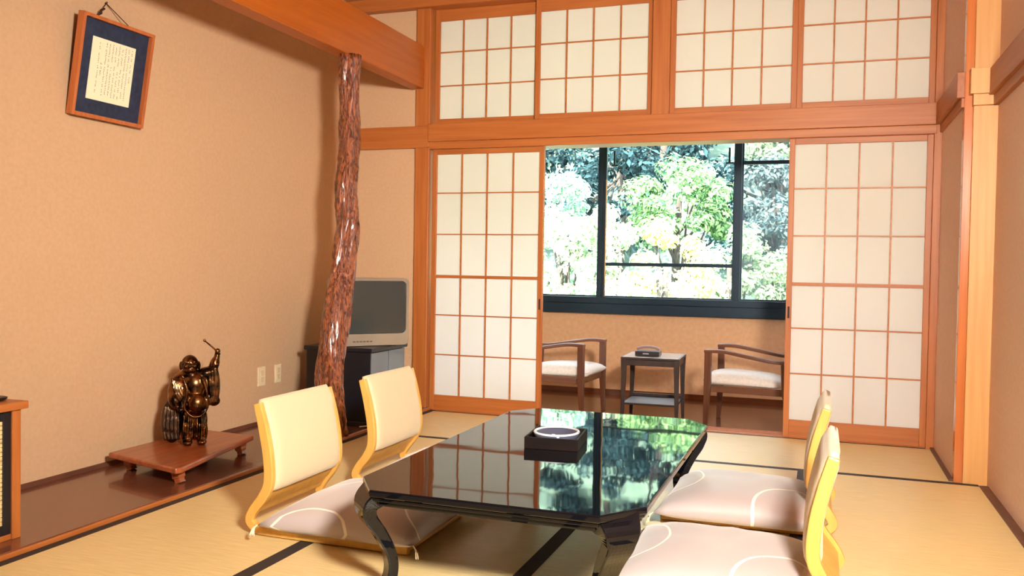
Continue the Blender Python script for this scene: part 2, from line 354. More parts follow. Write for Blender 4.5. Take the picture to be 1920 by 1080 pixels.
# ------------------------------------------------------------------ hanging framed certificate
th = thing('framed_certificate', 'small certificate with dark blue mat in a wooden frame hanging on the left wall', 'picture frame')
lean = V(0.07, 0, 0.438).normalized(); ydir = V(0, 1, 0); nrm = lean.cross(ydir) * -1
if nrm.x < 0: nrm = -nrm
org = V(-0.638, -2.50, 1.652)
def FP(y, h, d): return org + ydir*y + lean*h + nrm*d
def fbox(bm, y0, y1, h0, h1, d0, d1):
    vs = [bm.verts.new(FP(y, h, d)) for y in (y0, y1) for h in (h0, h1) for d in (d0, d1)]
    for f in [(0, 1, 3, 2), (4, 6, 7, 5), (0, 4, 5, 1), (2, 3, 7, 6), (0, 2, 6, 4), (1, 5, 7, 3)]: bm.faces.new([vs[i] for i in f])
FW, FH = 0.435, 0.455
bm = B(); fbox(bm, 0, 0.016, 0, FH, 0, 0.036); fbox(bm, FW-0.016, FW, 0, FH, 0, 0.036); fbox(bm, 0.016, FW-0.016, 0, 0.018, 0, 0.036); fbox(bm, 0.016, FW-0.016, FH-0.016, FH, 0, 0.036)
obj('frame', bm, wood('frame_wood', srgb(176, 92, 44), srgb(206, 120, 66), 'z'), th, 0.002)
bm = B(); fbox(bm, 0.016, FW-0.016, 0.018, FH-0.016, 0.006, 0.012); obj('mat', bm, noisy('indigo_cloth', srgb(28, 40, 66), srgb(44, 56, 84), (1, 1, 1), 40, 0.7), th)
bm = B(); fbox(bm, 0.085, 0.345, 0.085, 0.365, 0.012, 0.014); pp = obj('certificate_paper', bm, plain('cream_paper', srgb(252, 244, 212), 0.8), th)
bm = B(); rr = random.Random(3)
for ci in range(11):
    yy = 0.325 - ci*0.0195; h = 0.35 - (0 if ci not in (9,) else 0.10)
    end = 0.11 if ci not in (0, 9) else 0.20
    sz = 0.0085 if ci == 9 else 0.0045
    while h > end:
        if rr.random() < 0.82:
            for s in range(3): 
                a = yy + rr.uniform(-sz/2, sz/2); hh = h + rr.uniform(-sz/2, sz/2)
                if rr.random() < 0.5: fbox(bm, a-sz*0.5, a+sz*0.5, hh-0.0006, hh+0.0006, 0.0141, 0.0144)
                else: fbox(bm, a-0.0006, a+0.0006, hh-sz*0.5, hh+sz*0.5, 0.0141, 0.0144)
        h -= sz*1.75
obj('writing', bm, plain('faded_ink', srgb(96, 86, 88), 0.8), pp)
bm = B(); apex = V(-0.644, -2.262, 2.203)
tube(bm, [apex, FP(0.10, FH-0.01, 0.0)], 0.0022, 6); tube(bm, [apex, FP(0.33, FH-0.01, 0.0)], 0.0022, 6)
k = FP(0.10, FH-0.01, 0.0); tube(bm, [k.lerp(apex, t)+V(0.004, 0.006*(-1)**i, 0) for i, t in enumerate((0.05, 0.2, 0.35, 0.5, 0.65))], 0.005, 6)
tube(bm, [apex+V(-0.006, 0, 0.0), apex+V(0.006, 0, 0.004)], 0.004, 8)
obj('hanging_cord', bm, plain('dark_cord', srgb(70, 46, 34), 0.8), th, 0, True)

# wall plates
PLAT = plain('ivory_plastic', srgb(246, 226, 190), 0.4)
for y0, y1, lab in [(-1.062, -0.976, 'ivory wall outlet plate, the left one of the pair low on the wall'), (-0.888, -0.812, 'ivory wall outlet plate, the right one, nearer the trunk pillar')]:
    t = thing('outlet_plate', lab, 'wall outlet', (-0.65, (y0+y1)/2, 0.31), 0, 'wall outlet plates')
    w = (y1-y0)/2-0.006; bm = B(); bx(bm, 0, 0.007, -w, w, -0.058, 0.058); obj('plate', bm, PLAT, t, 0.003)
    bm = B(); bx(bm, 0.007, 0.010, -0.014, 0.014, -0.035, -0.004); bx(bm, 0.007, 0.010, -0.014, 0.014, 0.004, 0.035); obj('socket', bm, plain('socket_plastic', srgb(232, 208, 168), 0.4), t, 0.001)

# ------------------------------------------------------------------ display stand and statue
t = thing('display_stand', 'low reddish wooden display stand under the bronze figure on the alcove board', 'stand', (0, 0, 0.02))
bm = B(); prism(bm, [(-0.572, -2.31), (-0.075, -2.445), (-0.075+0.0, -2.445), (-0.215, -1.70), (-0.57, -1.66)][:2] + [(-0.06, -2.42), (-0.215, -1.69), (-0.57, -1.66)], 0.058, 0.084)
obj('top', bm, WSTAND, t, 0.007)
for lx, ly in [(-0.13, -2.36), (-0.50, -2.25), (-0.24, -1.77), (-0.51, -1.73)]:
    bm = B(); sweep_rect(bm, crv([(lx, ly, 0.062), (lx, ly, 0.04), (lx*1.0+0.006, ly, 0.018), (lx+0.012, ly, 0.0)], 4), [0.05]*4+[0.045]*4+[0.036]*4+[0.042], [0.045]*4+[0.04]*4+[0.03]*4+[0.036], (0, 1, 0))
    obj('leg', bm, WSTAND, t, 0.004)
BR, nt, p = newmat('bronze'); N = nt.nodes; L = nt.links
tc = N.new('ShaderNodeTexCoord'); nz = N.new('ShaderNodeTexNoise'); nz.inputs['Scale'].default_value = 22; nz.inputs['Detail'].default_value = 5
cr = N.new('ShaderNodeValToRGB'); cr.color_ramp.elements[0].position = 0.4; cr.color_ramp.elements[1].position = 0.62
cr.color_ramp.elements[0].color = srgb(46, 36, 32); cr.color_ramp.elements[1].color = srgb(140, 96, 56)
L.new(tc.outputs['Object'], nz.inputs['Vector']); L.new(nz.outputs['Fac'], cr.inputs['Fac']); L.new(cr.outputs['Color'], p.inputs['Base Color'])
p.inputs['Metallic'].default_value = 1; p.inputs['Roughness'].default_value = 0.24
bb = N.new('ShaderNodeBump'); bb.inputs['Strength'].default_value = 0.35; bb.inputs['Distance'].default_value = 0.004; L.new(nz.outputs['Fac'], bb.inputs['Height']); L.new(bb.outputs['Normal'], p.inputs['Normal'])
SB = V(-0.375, -2.01, 0.108)
st = thing('bronze_statue', 'bronze figure of a laughing robed monk raising a fan, on the low stand', 'statue', SB, math.atan2(0.636, 0.77))
# local x = to the picture's right, local -y = towards the viewer
def remeshed(name, bm, mat, parent, vox=0.0045, it=3):
    o = obj(name, bm, mat, parent, 0, True)
    r = o.modifiers.new('remesh', 'REMESH'); r.mode = 'VOXEL'; r.voxel_size = vox; r.use_smooth_shade = True
    s = o.modifiers.new('smooth', 'SMOOTH'); s.iterations = it; s.factor = 0.5
    return o
Ry = lambda a: Matrix.Rotation(a, 3, 'Y'); Rx = lambda a: Matrix.Rotation(a, 3, 'X')
bm = B()
ell(bm, (0.035, 0, 0.285), (0.066, 0.055, 0.075)); ell(bm, (0.045, -0.018, 0.20), (0.060, 0.058, 0.060))
ell(bm, (-0.045, 0.0, 0.27), (0.042, 0.048, 0.085), Ry(0.25)); ell(bm, (-0.055, -0.025, 0.215), (0.03, 0.035, 0.05), Ry(-0.3))
ell(bm, (0.035, 0.01, 0.11), (0.062, 0.05, 0.10)); ell(bm, (0.005, -0.015, 0.06), (0.030, 0.032, 0.075)); ell(bm, (0.068, -0.010, 0.06), (0.030, 0.032, 0.075))
ell(bm, (0.004, -0.04, 0.012), (0.024, 0.036, 0.014)); ell(bm, (0.07, -0.036, 0.012), (0.024, 0.036, 0.014))
ell(bm, (0.012, 0, 0.345), (0.045, 0.04, 0.03))
ell(bm, (0.085, 0.0, 0.345), (0.045, 0.035, 0.03), Ry(-0.2)); ell(bm, (0.125, 0.0, 0.385), (0.024, 0.024, 0.045), Ry(0.3)); ell(bm, (0.138, 0, 0.425), (0.014, 0.015, 0.03)); ell(bm, (0.140, -0.006, 0.452), (0.014, 0.014, 0.016))
ell(bm, (0.10, 0.0, 0.295), (0.045, 0.03, 0.06)); ell(bm, (0.128, 0.0, 0.28), (0.026, 0.026, 0.10)); ell(bm, (0.125, 0.0, 0.205), (0.030, 0.025, 0.026))
for i in range(5):
    tube(bm, crv([(-0.07+i*0.012, -0.040, 0.33-i*0.006), (-0.06+i*0.013, -0.052, 0.27), (-0.03+i*0.012, -0.056, 0.215)], 4), 0.006, 6)
for i in range(4):
    tube(bm, crv([(0.10+i*0.013, -0.028, 0.35+i*0.012), (0.105+i*0.012, -0.03, 0.28), (0.112+i*0.010, -0.026, 0.195)], 4), 0.005, 6)
for i in range(6):
    tube(bm, crv([(-0.012+i*0.02, -0.035, 0.15), (-0.015+i*0.021, -0.048, 0.08), (-0.02+i*0.022, -0.045, 0.03)], 4), 0.005, 6)
tube(bm, crv([(-0.015, -0.055, 0.325), (0.0, -0.066, 0.26), (-0.012, -0.065, 0.19), (0.02, -0.066, 0.145), (0.06, -0.066, 0.143), (0.095, -0.05, 0.18), (0.09, -0.052, 0.26), (0.07, -0.05, 0.325)], 4), 0.007, 6)
ell(bm, (-0.03, -0.055, 0.175), (0.016, 0.016, 0.014))
remeshed('robed_body', bm, BR, st)
bm = B()
ell(bm, (0.012, -0.01, 0.392), (0.040, 0.042, 0.045)); ell(bm, (0.012, -0.022, 0.368), (0.034, 0.032, 0.024))
ell(bm, (0.012, -0.053, 0.388), (0.008, 0.010, 0.009)); ell(bm, (-0.008, -0.047, 0.385), (0.012, 0.009, 0.009)); ell(bm, (0.032, -0.047, 0.385), (0.012, 0.009, 0.009))
ell(bm, (-0.030, -0.008, 0.383), (0.008, 0.010, 0.022)); ell(bm, (0.054, -0.008, 0.383), (0.008, 0.010, 0.022))
ell(bm, (-0.006, -0.048, 0.405), (0.011, 0.005, 0.004)); ell(bm, (0.030, -0.048, 0.405), (0.011, 0.005, 0.004)); ell(bm, (0.012, -0.050, 0.366), (0.015, 0.006, 0.004))
remeshed('head', bm, BR, st, 0.003, 2)
bm = B(); ell(bm, (-0.068, 0.035, 0.11), (0.052, 0.05, 0.112)); ell(bm, (-0.05, 0.03, 0.21), (0.035, 0.035, 0.06))
for i in range(5): tube(bm, crv([(-0.10+i*0.016, -0.006, 0.19), (-0.11+i*0.018, -0.014, 0.10), (-0.10+i*0.016, -0.008, 0.02)], 4), 0.006, 6)
remeshed('sack', bm, noisy('dark_bronze', srgb(46, 38, 36), srgb(88, 64, 46), (1, 1, 1), 18, 0.35, 0.2, 4, metal=1.0), st)
bm = B(); tube(bm, [(0.152, -0.01, 0.436), (0.115, -0.012, 0.474), (0.082, -0.014, 0.503)], [0.0045, 0.004, 0.0035], 8); ell(bm, (0.079, -0.014, 0.507), (0.007, 0.006, 0.007), None, 2)
obj('staff', bm, BR, st, 0, True)

# ------------------------------------------------------------------ cabinet with reed panel at left edge
t = thing('reed_panel_cabinet', 'wooden cabinet with black framed reed panel cut off at the left edge', 'cabinet', (-0.1, -3.2, 0.02))
bm = B()
for x0, x1, y0, y1 in [(-0.032, 0, -0.035, 0), (-0.35, -0.318, -0.035, 0), (-0.032, 0, -0.70, -0.665), (-0.35, -0.318, -0.70, -0.665)]: bx(bm, x0, x1, y0, y1, 0, 0.455)
bx(bm, -0.34, -0.006, -0.69, -0.01, 0.0, 0.02); bx(bm, -0.34, -0.325, -0.68, -0.02, 0.0, 0.455); bx(bm, -0.33, -0.01, -0.012, -0.004, 0.02, 0.455); bx(bm, -0.33, -0.01, -0.696, -0.688, 0.02, 0.455)
obj('body', bm, WZ, t, 0.002)
bm = B(); bx(bm, -0.37, 0.016, -0.72, 0.018, 0.455, 0.482); obj('top', bm, WY, t, 0.003)
bm = B(); bx(bm, -0.022, -0.006, -0.665, -0.635, 0.02, 0.45); bx(bm, -0.022, -0.006, -0.065, -0.035, 0.02, 0.45); bx(bm, -0.022, -0.006, -0.635, -0.065, 0.42, 0.45); bx(bm, -0.022, -0.006, -0.635, -0.065, 0.02, 0.055)
fr_ = obj('panel_frame', bm, plain('black_lacquer_frame', srgb(26, 26, 34), 0.35), t, 0.002)
bm = B()
for i in range(24): 
    z = 0.055+0.0152*i; bx(bm, -0.018, -0.012, -0.635, -0.065, z, z+0.0135)
obj('reed_panel', bm, noisy('reed', srgb(206, 176, 116), srgb(246, 230, 176), (1, 3, 60), 2, 0.6), fr_, 0.001)
bm = B(); lathe(bm, [(0.028, 0), (0.04, 0.006), (0.042, 0.012), (0.036, 0.014), (0.0, 0.010)][:4], 20); o = obj('small_dish', bm, plain('dark_metal', srgb(40, 34, 36), 0.4, 0.5), None, 0, True)
o.location = (-0.18, -3.24, 0.502); tag(o, 'small dark dish on top of the cabinet at the left edge', 'dish')

# ------------------------------------------------------------------ television and its stand
t = thing('tv_stand', 'black glossy television stand with two glass doors behind the trunk pillar', 'tv stand', (0.0, -0.625, 0.02))
BLK = plain('black_laminate', srgb(16, 20, 30), 0.3); 
bm = B(); bx(bm, -0.44, 0.0, -0.225, -0.205, 0.03, 0.45); bx(bm, -0.44, 0.0, 0.205, 0.225, 0.03, 0.45); bx(bm, -0.44, -0.42, -0.205, 0.205, 0.03, 0.45); bx(bm, -0.42, -0.01, -0.205, 0.205, 0.03, 0.05); bx(bm, -0.42, -0.02, -0.205, 0.205, 0.23, 0.245)
obj('body', bm, BLK, t, 0.002)
bm = B(); bx(bm, -0.45, 0.02, -0.245, 0.245, 0.45, 0.477); obj('top', bm, BLK, t, 0.006)
bm = B(); bx(bm, -0.44, 0.012, -0.235, 0.235, 0.0, 0.03); obj('base', bm, BLK, t, 0.003)
DG = plain('smoked_glass', srgb(96, 108, 122), 0.12, 0.0, 0.5)
for y0, y1 in ((-0.222, -0.003), (0.003, 0.222)):
    bm = B(); bx(bm, 0.002, 0.008, y0, y1, 0.035, 0.445); d = obj('door', bm, DG, t, 0.001)
    bm = B(); yh = y1-0.02 if y0 < -0.1 else y0+0.02; bx(bm, 0.008, 0.014, yh-0.004, yh+0.004, 0.22, 0.27); obj('door_handle', bm, BLK, d)
SIL = noisy('silver_plastic', srgb(140, 128, 116), srgb(160, 148, 132), (1, 1, 1), 3, 0.35, metal=0.1)
tv = thing('television', 'silver cathode ray television with dark grey screen on the black stand', 'television', (-0.19, -0.615, 0.498), math.radians(50))
# local: front faces -y, x to the right
bm = B()
def rrect(w, h, r, n=5):
    pts = []
    for cx, cy, a0 in ((w/2-r, h/2-r, 0), (-w/2+r, h/2-r, PI/2), (-w/2+r, -h/2+r, PI), (w/2-r, -h/2+r, 1.5*PI)):
        for k in range(n+1):
            a = a0 + PI/2*k/n; pts.append((cx+r*math.cos(a), cy+r*math.sin(a)))
    return pts
TW, TH = 0.50, 0.42
def loft(bm, secs, cap0=True, cap1=True):
    rg = [[bm.verts.new((x, y, z)) for x, z in pts] for pts, y in secs]
    for a, b_ in zip(rg, rg[1:]):
        n = len(a)
        for i in range(n): bm.faces.new([a[i], a[(i+1) % n], b_[(i+1) % n], b_[i]])
    if cap0: bm.faces.new(rg[0])
    if cap1: bm.faces.new(rg[-1][::-1])
def sh(pts, dz): return [(x, z+dz) for x, z in pts]
loft(bm, [(sh(rrect(TW, TH, 0.03), TH/2), -0.15), (sh(rrect(TW, TH, 0.03), TH/2), -0.06), (sh(rrect(TW*0.92, TH*0.92, 0.04), TH/2-0.01), 0.0), (sh(rrect(TW*0.6, TH*0.62, 0.05), TH/2-0.03), 0.17)])
obj('cabinet', bm, SIL, tv, 0.006, False)
bm = B()
o_, i_ = sh(rrect(TW*0.99, TH*0.99, 0.03), TH/2), sh(rrect(0.458, 0.325, 0.03), TH/2+0.028)
a = [bm.verts.new((x, -0.152, z)) for x, z in o_]; b1 = [bm.verts.new((x, -0.172, z)) for x, z in o_]; c1 = [bm.verts.new((x, -0.172, z)) for x, z in i_]; d1 = [bm.verts.new((x, -0.155, z)) for x, z in i_]
n = len(a)
for q, w_ in ((a, b1), (b1, c1), (c1, d1)):
    for i in range(n): bm.faces.new([q[i], q[(i+1) % n], w_[(i+1) % n], w_[i]])
obj('bezel', bm, SIL, tv, 0.002)
bm = B(); nx, nz_ = 14, 12; grid = []
for j in range(nz_+1):
    row = []
    for i in range(nx+1):
        u, v = i/nx*2-1, j/nz_*2-1; row.append(bm.verts.new((u*0.228, -0.168 + 0.012*(u*u+v*v)*0.5, TH/2+0.028+v*0.161)))
    grid.append(row)
for j in range(nz_):
    for i in range(nx): bm.faces.new([grid[j][i], grid[j][i+1], grid[j+1][i+1], grid[j+1][i]])
obj('screen', bm, plain('tv_screen', srgb(60, 66, 66), 0.12, 0, 0.6), tv, 0, True)
bm = B()
for i in range(6): bx(bm, -0.12+i*0.022, -0.106+i*0.022, -0.176, -0.171, 0.026, 0.033)
obj('buttons', bm, plain('button_brown', srgb(110, 84, 62), 0.5), tv)
bm = B(); tube(bm, crv([(-0.02, -0.93, 0.036), (0.0, -0.88, 0.034), (0.018, -0.84, 0.034), (0.03, -0.80, 0.008), (0.07, -0.77, 0.006)], 5), 0.004, 6)
tag(obj('power_cord', bm, plain('white_cord', srgb(240, 236, 226), 0.5), None, 0, True), 'short white cord end on the floor at the foot of the television stand', 'cord')

# ------------------------------------------------------------------ lacquer table
LAC, nt, p = newmat('black_lacquer'); N = nt.nodes; L = nt.links
p.inputs['Base Color'].default_value = (0.0035, 0.004, 0.006, 1); p.inputs['Roughness'].default_value = 0.03; p.inputs['Specular IOR Level'].default_value = 0.42
tc = N.new('ShaderNodeTexCoord'); nz = N.new('ShaderNodeTexNoise'); nz.inputs['Scale'].default_value = 5; nz.inputs['Detail'].default_value = 1
b = N.new('ShaderNodeBump'); b.inputs['Strength'].default_value = 0.06; b.inputs['Distance'].default_value = 0.01
L.new(tc.outputs['Object'], nz.inputs['Vector']); L.new(nz.outputs['Fac'], b.inputs['Height']); L.new(b.outputs['Normal'], p.inputs['Normal'])
TX, TY = 1.655, -2.425; hw, hl = 0.448, 0.825
t = thing('lacquer_table', 'low black lacquered table with curved legs in the middle of the room', 'table', (TX, TY, 0))
def octo(w, l, c): return [(w-c, -l), (w, -l+c*1.45), (w, l-c*1.3), (w-c, l), (-w+c, l), (-w, l-c*1.3), (-w, -l+c*1.45), (-w+c, -l)]
bm = B(); prism(bm, octo(hw, hl, 0.10), 0.318, 0.34); obj('tabletop', bm, LAC, t, 0.005, False, 3)
bm = B()
oo = octo(hw-0.018, hl-0.018, 0.10); ii = octo(hw-0.045, hl-0.045, 0.10)
def ringp(bm, o2, i2, z0, z1):
    A = [[bm.verts.new((x, y, z)) for x, y in q] for q, z in ((o2, z0), (o2, z1), (i2, z1), (i2, z0))]; n = len(o2)
    for k in range(4):
        a, b_ = A[k], A[(k+1) % 4]
        for i in range(n): bm.faces.new([a[i], a[(i+1) % n], b_[(i+1) % n], b_[i]])
ringp(bm, oo, ii, 0.290, 0.318)
obj('apron', bm, LAC, t, 0.006)
bm = B(); ringp(bm, octo(hw-0.008, hl-0.008, 0.10), octo(hw-0.03, hl-0.03, 0.10), 0.305, 0.319); obj('edge_moulding', bm, LAC, t, 0.004)
for sx in (-1, 1):
    for sy in (-1, 1):
        dx, dy = sx/math.sqrt(2), sy/math.sqrt(2); cx, cy = sx*(hw-0.085), sy*(hl-0.085)
        prof = crv([(0.005, 0.315), (0.034, 0.285), (0.03, 0.245), (-0.005, 0.195), (-0.035, 0.14), (-0.045, 0.085), (-0.035, 0.035), (-0.008, 0.008)] and [V(0.005, 0.315, 0), V(0.036, 0.285, 0), V(0.032, 0.245, 0), V(-0.002, 0.195, 0), V(-0.032, 0.14, 0), V(-0.045, 0.085, 0), V(-0.035, 0.035, 0), V(0.0, 0.009, 0)], 5)
        pts = [V(cx+dx*q.x, cy+dy*q.x, q.y) for q in prof]; n = len(pts)
        Wd = [0.15 - 0.06*min(1, i/(n*0.25)) - 0.035*min(1, max(0, (i-n*0.25)/(n*0.5))) + (0.015 if i > n-5 else 0) for i in range(n)]
        Th = [0.05 - 0.018*min(1, i/(n*0.6)) for i in range(n)]
        bm = B(); sweep_rect(bm, pts, Wd, Th, (-dy, dx, 0)); o = obj('leg', bm, LAC, t, 0.007, False, 3)

# ashtray box
t = thing('ashtray_box', 'dark wooden square box holding a round glass ashtray on the black table', 'ashtray', (1.622, -2.375, 0.34), math.radians(6)); t.scale = (1.05, 1.2, 1)
EB = noisy('ebony_box', srgb(14, 8, 8), srgb(28, 15, 12), (4, 26, 26), 1.6, 0.5, 0.05, 5, spec=0.2)
bm = B(); s = 0.094; 
bx(bm, -s, s, -s-0.004, -s+0.004, 0, 0.043); bx(bm, -s, s, s-0.004, s+0.004, 0, 0.043); bx(bm, -s, -s+0.008, -s+0.004, s-0.004, 0, 0.043); bx(bm, s-0.008, s, -s+0.004, s-0.004, 0, 0.043); bx(bm, -s+0.008, s-0.008, -s+0.004, s-0.004, 0, 0.012)
obj('box', bm, EB, t, 0.0015)
GL2, nt, p = newmat('ashtray_glass'); p.inputs['Base Color'].default_value = (0.9, 0.93, 1, 1); p.inputs['Roughness'].default_value = 0.05; p.inputs['Transmission Weight'].default_value = 0.9; p.inputs['IOR'].default_value = 1.5
p.inputs['Base Color'].default_value = srgb(200, 205, 222)
bm = B(); prf = [(0.03, 0.013), (0.066, 0.014), (0.080, 0.030), (0.0825, 0.046), (0.078, 0.049), (0.072, 0.046), (0.060, 0.022), (0.03, 0.018)]
n = 40; rg = [[bm.verts.new((r*math.cos(2*PI*i/n), r*math.sin(2*PI*i/n), z)) for i in range(n)] for r, z in prf]
for a, b_ in zip(rg, rg[1:]):
    for i in range(n): bm.faces.new([a[i], a[(i+1) % n], b_[(i+1) % n], b_[i]])
bm.faces.new(rg[0][::-1]); bm.faces.new(rg[-1])
obj('glass_bowl', bm, plain('smoky_glass', srgb(74, 78, 98), 0.1), t, 0, True)
bm = B(); ringpts = [(0.0775*math.cos(2*PI*i/40), 0.0775*math.sin(2*PI*i/40), 0.047) for i in range(41)]; tube(bm, ringpts, 0.0052, 8); obj('rim', bm, plain('pale_glass_rim', srgb(226, 230, 242), 0.12), t, 0, True)
bm = B(); bx(bm, -0.007, 0.007, -0.077, -0.050, 0.030, 0.049); obj('cigarette_rest', bm, plain('pale_glass', srgb(235, 238, 246), 0.15), t, 0.003)

# ------------------------------------------------------------------ legless chairs
PADM, nt, p = newmat('cream_upholstery'); N = nt.nodes; L = nt.links
tc = N.new('ShaderNodeTexCoord'); nz = N.new('ShaderNodeTexNoise'); nz.inputs['Scale'].default_value = 220
b = N.new('ShaderNodeBump'); b.inputs['Strength'].default_value = 0.12; b.inputs['Distance'].default_value = 0.001
L.new(tc.outputs['Object'], nz.inputs['Vector']); L.new(nz.outputs['Fac'], b.inputs['Height']); L.new(b.outputs['Normal'], p.inputs['Normal'])
p.inputs['Base Color'].default_value = srgb(222, 202, 164); p.inputs['Roughness'].default_value = 0.7; p.inputs['Sheen Weight'].default_value = 0.2
PROF = crv([V(-0.57, 0.018, 0), V(-0.25, 0.018, 0), V(-0.02, 0.018, 0), V(0.045, 0.023, 0), V(0.078, 0.05, 0), V(0.062, 0.09, 0), V(0.02, 0.145, 0), V(-0.002, 0.20, 0), V(0.002, 0.29, 0), V(0.022, 0.39, 0), V(0.048, 0.485, 0)], 6)
CW = 0.25
def make_chair(label):
    t = thing('floor_chair', label, 'legless chair', (0, 0, 0), 0, 'legless chairs around the table')
    n = len(PROF)
    Th = [0.032 + 0.006*min(1, max(0, (i-n*0.3)/(n*0.3))) - 0.006*max(0, (i-n*0.85)/(n*0.15)) for i in range(n)]
    for s in (-1, 1):
        bm = B(); sweep_rect(bm, [V(q.x, s*(CW-0.012), q.y) for q in PROF], 0.024, Th, (0, 1, 0)); obj('side_rail', bm, WYEL, t, 0.004)
    bm = B(); sweep_rect(bm, [V(q.x, 0, q.y) for q in PROF if q.x < 0.03 and q.y < 0.03], 2*CW-0.05, 0.012, (0, 1, 0)); obj('seat_board', bm, WYEL, t, 0.002)
    low = [q for q in PROF if q.y > 0.07 and q.y < 0.20]
    bm = B(); sweep_rect(bm, [V(q.x, 0, q.y) for q in low], 2*CW-0.05, 0.012, (0, 1, 0)); obj('back_board', bm, WYEL, t, 0.002)
    up = [q for q in PROF if q.y > 0.16]
    m = len(up); th = [0.05*min(1, 0.45+i*0.25, 0.6+(m-1-i)*0.25) for i in range(m)]
    last = up[-1]; up = up + [V(last.x+0.004, last.y+0.012, 0)]; th.append(0.026)
    bm = B(); rings = []
    for i, q in enumerate(up):
        tdir = (up[min(i+1, m)] - up[max(i-1, 0)]).normalized(); nd = V(tdir.y, -tdir.x, 0)
        ring = []
        for k in range(24):
            a = 2*PI*k/24; cy_ = math.copysign(abs(math.cos(a))**0.22, math.cos(a)); cn = math.copysign(abs(math.sin(a))**0.45, math.sin(a))
            off = cn*th[i]/2*(1.15 if cn < 0 else 1); 
            cor = 1.0 if i < m else 0.97
            ring.append(bm.verts.new((q.x + nd.x*off, (CW-0.026 + (0.008 if i > m-6 else 0))*cy_*cor, q.y + nd.y*off)))
        rings.append(ring)
    for a, b_ in zip(rings, rings[1:]):
        for i in range(24): bm.faces.new([a[i], a[(i+1) % 24], b_[(i+1) % 24], b_[i]])
    bm.faces.new(rings[0][::-1]); bm.faces.new(rings[-1])
    obj('back_pad', bm, PADM, t, 0, True)
    return t
# local +x = towards the back
c0 = make_chair('legless chair with cream back pad nearest on the left side of the table')
c0.location = (0.655, -2.57, 0.001); c0.rotation_euler = (0, 0, PI)
dup(c0, (0.665, -1.81, 0.001), PI, 'legless chair with cream back pad farther left, in front of the television stand')
dup(c0, (2.545, -2.695, 0.001), 0, 'legless chair nearest on the right side of the table, seen edge on')
dup(c0, (2.53, -1.79, 0.001), 0, 'legless chair on the right behind the nearest one, its top before the right shoji')

# cushions
SILK, nt, p = newmat('mauve_silk'); N = nt.nodes; L = nt.links
tc = N.new('ShaderNodeTexCoord'); 
def ringmask(cx, cy, r, w):
    sub = N.new('ShaderNodeVectorMath'); sub.operation = 'SUBTRACT'; sub.inputs[1].default_value = (cx, cy, 0)
    mul = N.new('ShaderNodeVectorMath'); mul.operation = 'MULTIPLY'; mul.inputs[1].default_value = (1, 1, 0)
    ln = N.new('ShaderNodeVectorMath'); ln.operation = 'LENGTH'
    L.new(tc.outputs['Object'], sub.inputs[0]); L.new(sub.outputs['Vector'], mul.inputs[0]); L.new(mul.outputs['Vector'], ln.inputs[0])
    c = N.new('ShaderNodeMath'); c.operation = 'COMPARE'; c.inputs[1].default_value = r; c.inputs[2].default_value = w; L.new(ln.outputs['Value'], c.inputs[0]); return c
masks = [ringmask(0.30, -0.26, 0.24, 0.006), ringmask(-0.42, 0.02, 0.26, 0.004), ringmask(0.10, 0.44, 0.20, 0.004)]
acc = masks[0].outputs[0]
for mk in masks[1:]:
    mxm = N.new('ShaderNodeMath'); mxm.operation = 'MAXIMUM'; L.new(acc, mxm.inputs[0]); L.new(mk.outputs[0], mxm.inputs[1]); acc = mxm.outputs[0]
mix = N.new('ShaderNodeMix'); mix.data_type = 'RGBA'; L.new(acc, mix.inputs['Factor']); 
mix.inputs[6].default_value = srgb(190, 176, 174); mix.inputs[7].default_value = srgb(248, 240, 228)
L.new(mix.outputs[2], p.inputs['Base Color']); p.inputs['Roughness'].default_value = 0.42; p.inputs['Sheen Weight'].default_value = 0.4
def make_cushion(label):
    t = thing('floor_cushion', label, 'cushion', (0, 0, 0), 0, 'mauve cushions on the legless chairs')
    bm = B(); n = 28; hx, hy = 0.295, 0.305; top = []; bot = []
    for j in range(n+1):
        tr_, br_ = [], []
        for i in range(n+1):
            u, v = i/n*2-1, j/n*2-1
            pin = 1 + 0.05*(abs(u)*abs(v))**2 - 0.035*((1-u*u)*(abs(v)**3) + (1-v*v)*(abs(u)**3))
            x, y = u*hx*pin, v*hy*pin
            e = max(0, (1-u**4)*(1-v**4))**0.45
            wr = 0.006*noise.noise(V(u*2.3, v*2.3, 1.7)) * e + 0.004*noise.noise(V(u*6, v*1.5, 4.0))*e
            dim = 0
            edge = (i in (0, n) or j in (0, n))
            z = 0.030 + 0.086*e*(1-0.1*(u*u+v*v)) + wr - dim
            tr_.append(bm.verts.new((x, y, z)))
            br_.append(tr_[-1] if edge else bm.verts.new((x, y, 0.030 - 0.028*min(1, e*1.6))))
        top.append(tr_); bot.append(br_)
    for j in range(n):
        for i in range(n):
            bm.faces.new([top[j][i], top[j][i+1], top[j+1][i+1], top[j+1][i]])
            bm.faces.new([bot[j][i], bot[j+1][i], bot[j+1][i+1], bot[j][i+1]])
    obj('cover', bm, SILK, t, 0, True)
    for sx in (-1, 1):
        for sy in (-1, 1):
            bm = B(); x, y = sx*hx*1.04, sy*hy*1.04
            for k in range(6):
                a = random.uniform(-0.004, 0.004)
                tube(bm, crv([(x, y, 0.032), (x+sx*0.012+a, y+sy*0.008, 0.02), (x+sx*0.016+a*2, y+sy*0.012+a, -0.008 + 0.002*(k % 3))], 3), 0.0018, 5)
            obj('tassel', bm, plain('white_thread', srgb(246, 232, 206), 0.7), t, 0, True)
    return t
q0 = make_cushion('mauve grey cushion on the nearest left legless chair, beside the table leg')
q0.location = (0.975, -2.575, 0.034); q0.rotation_euler = (0, 0, PI)
dup(q0, (1.0, -1.84, 0.034), PI, 'mauve grey cushion on the farther left chair, mostly hidden by the table')
dup(q0, (2.262, -2.72, 0.034), 0, 'mauve grey cushion in the bottom right foreground, nearest the viewer')
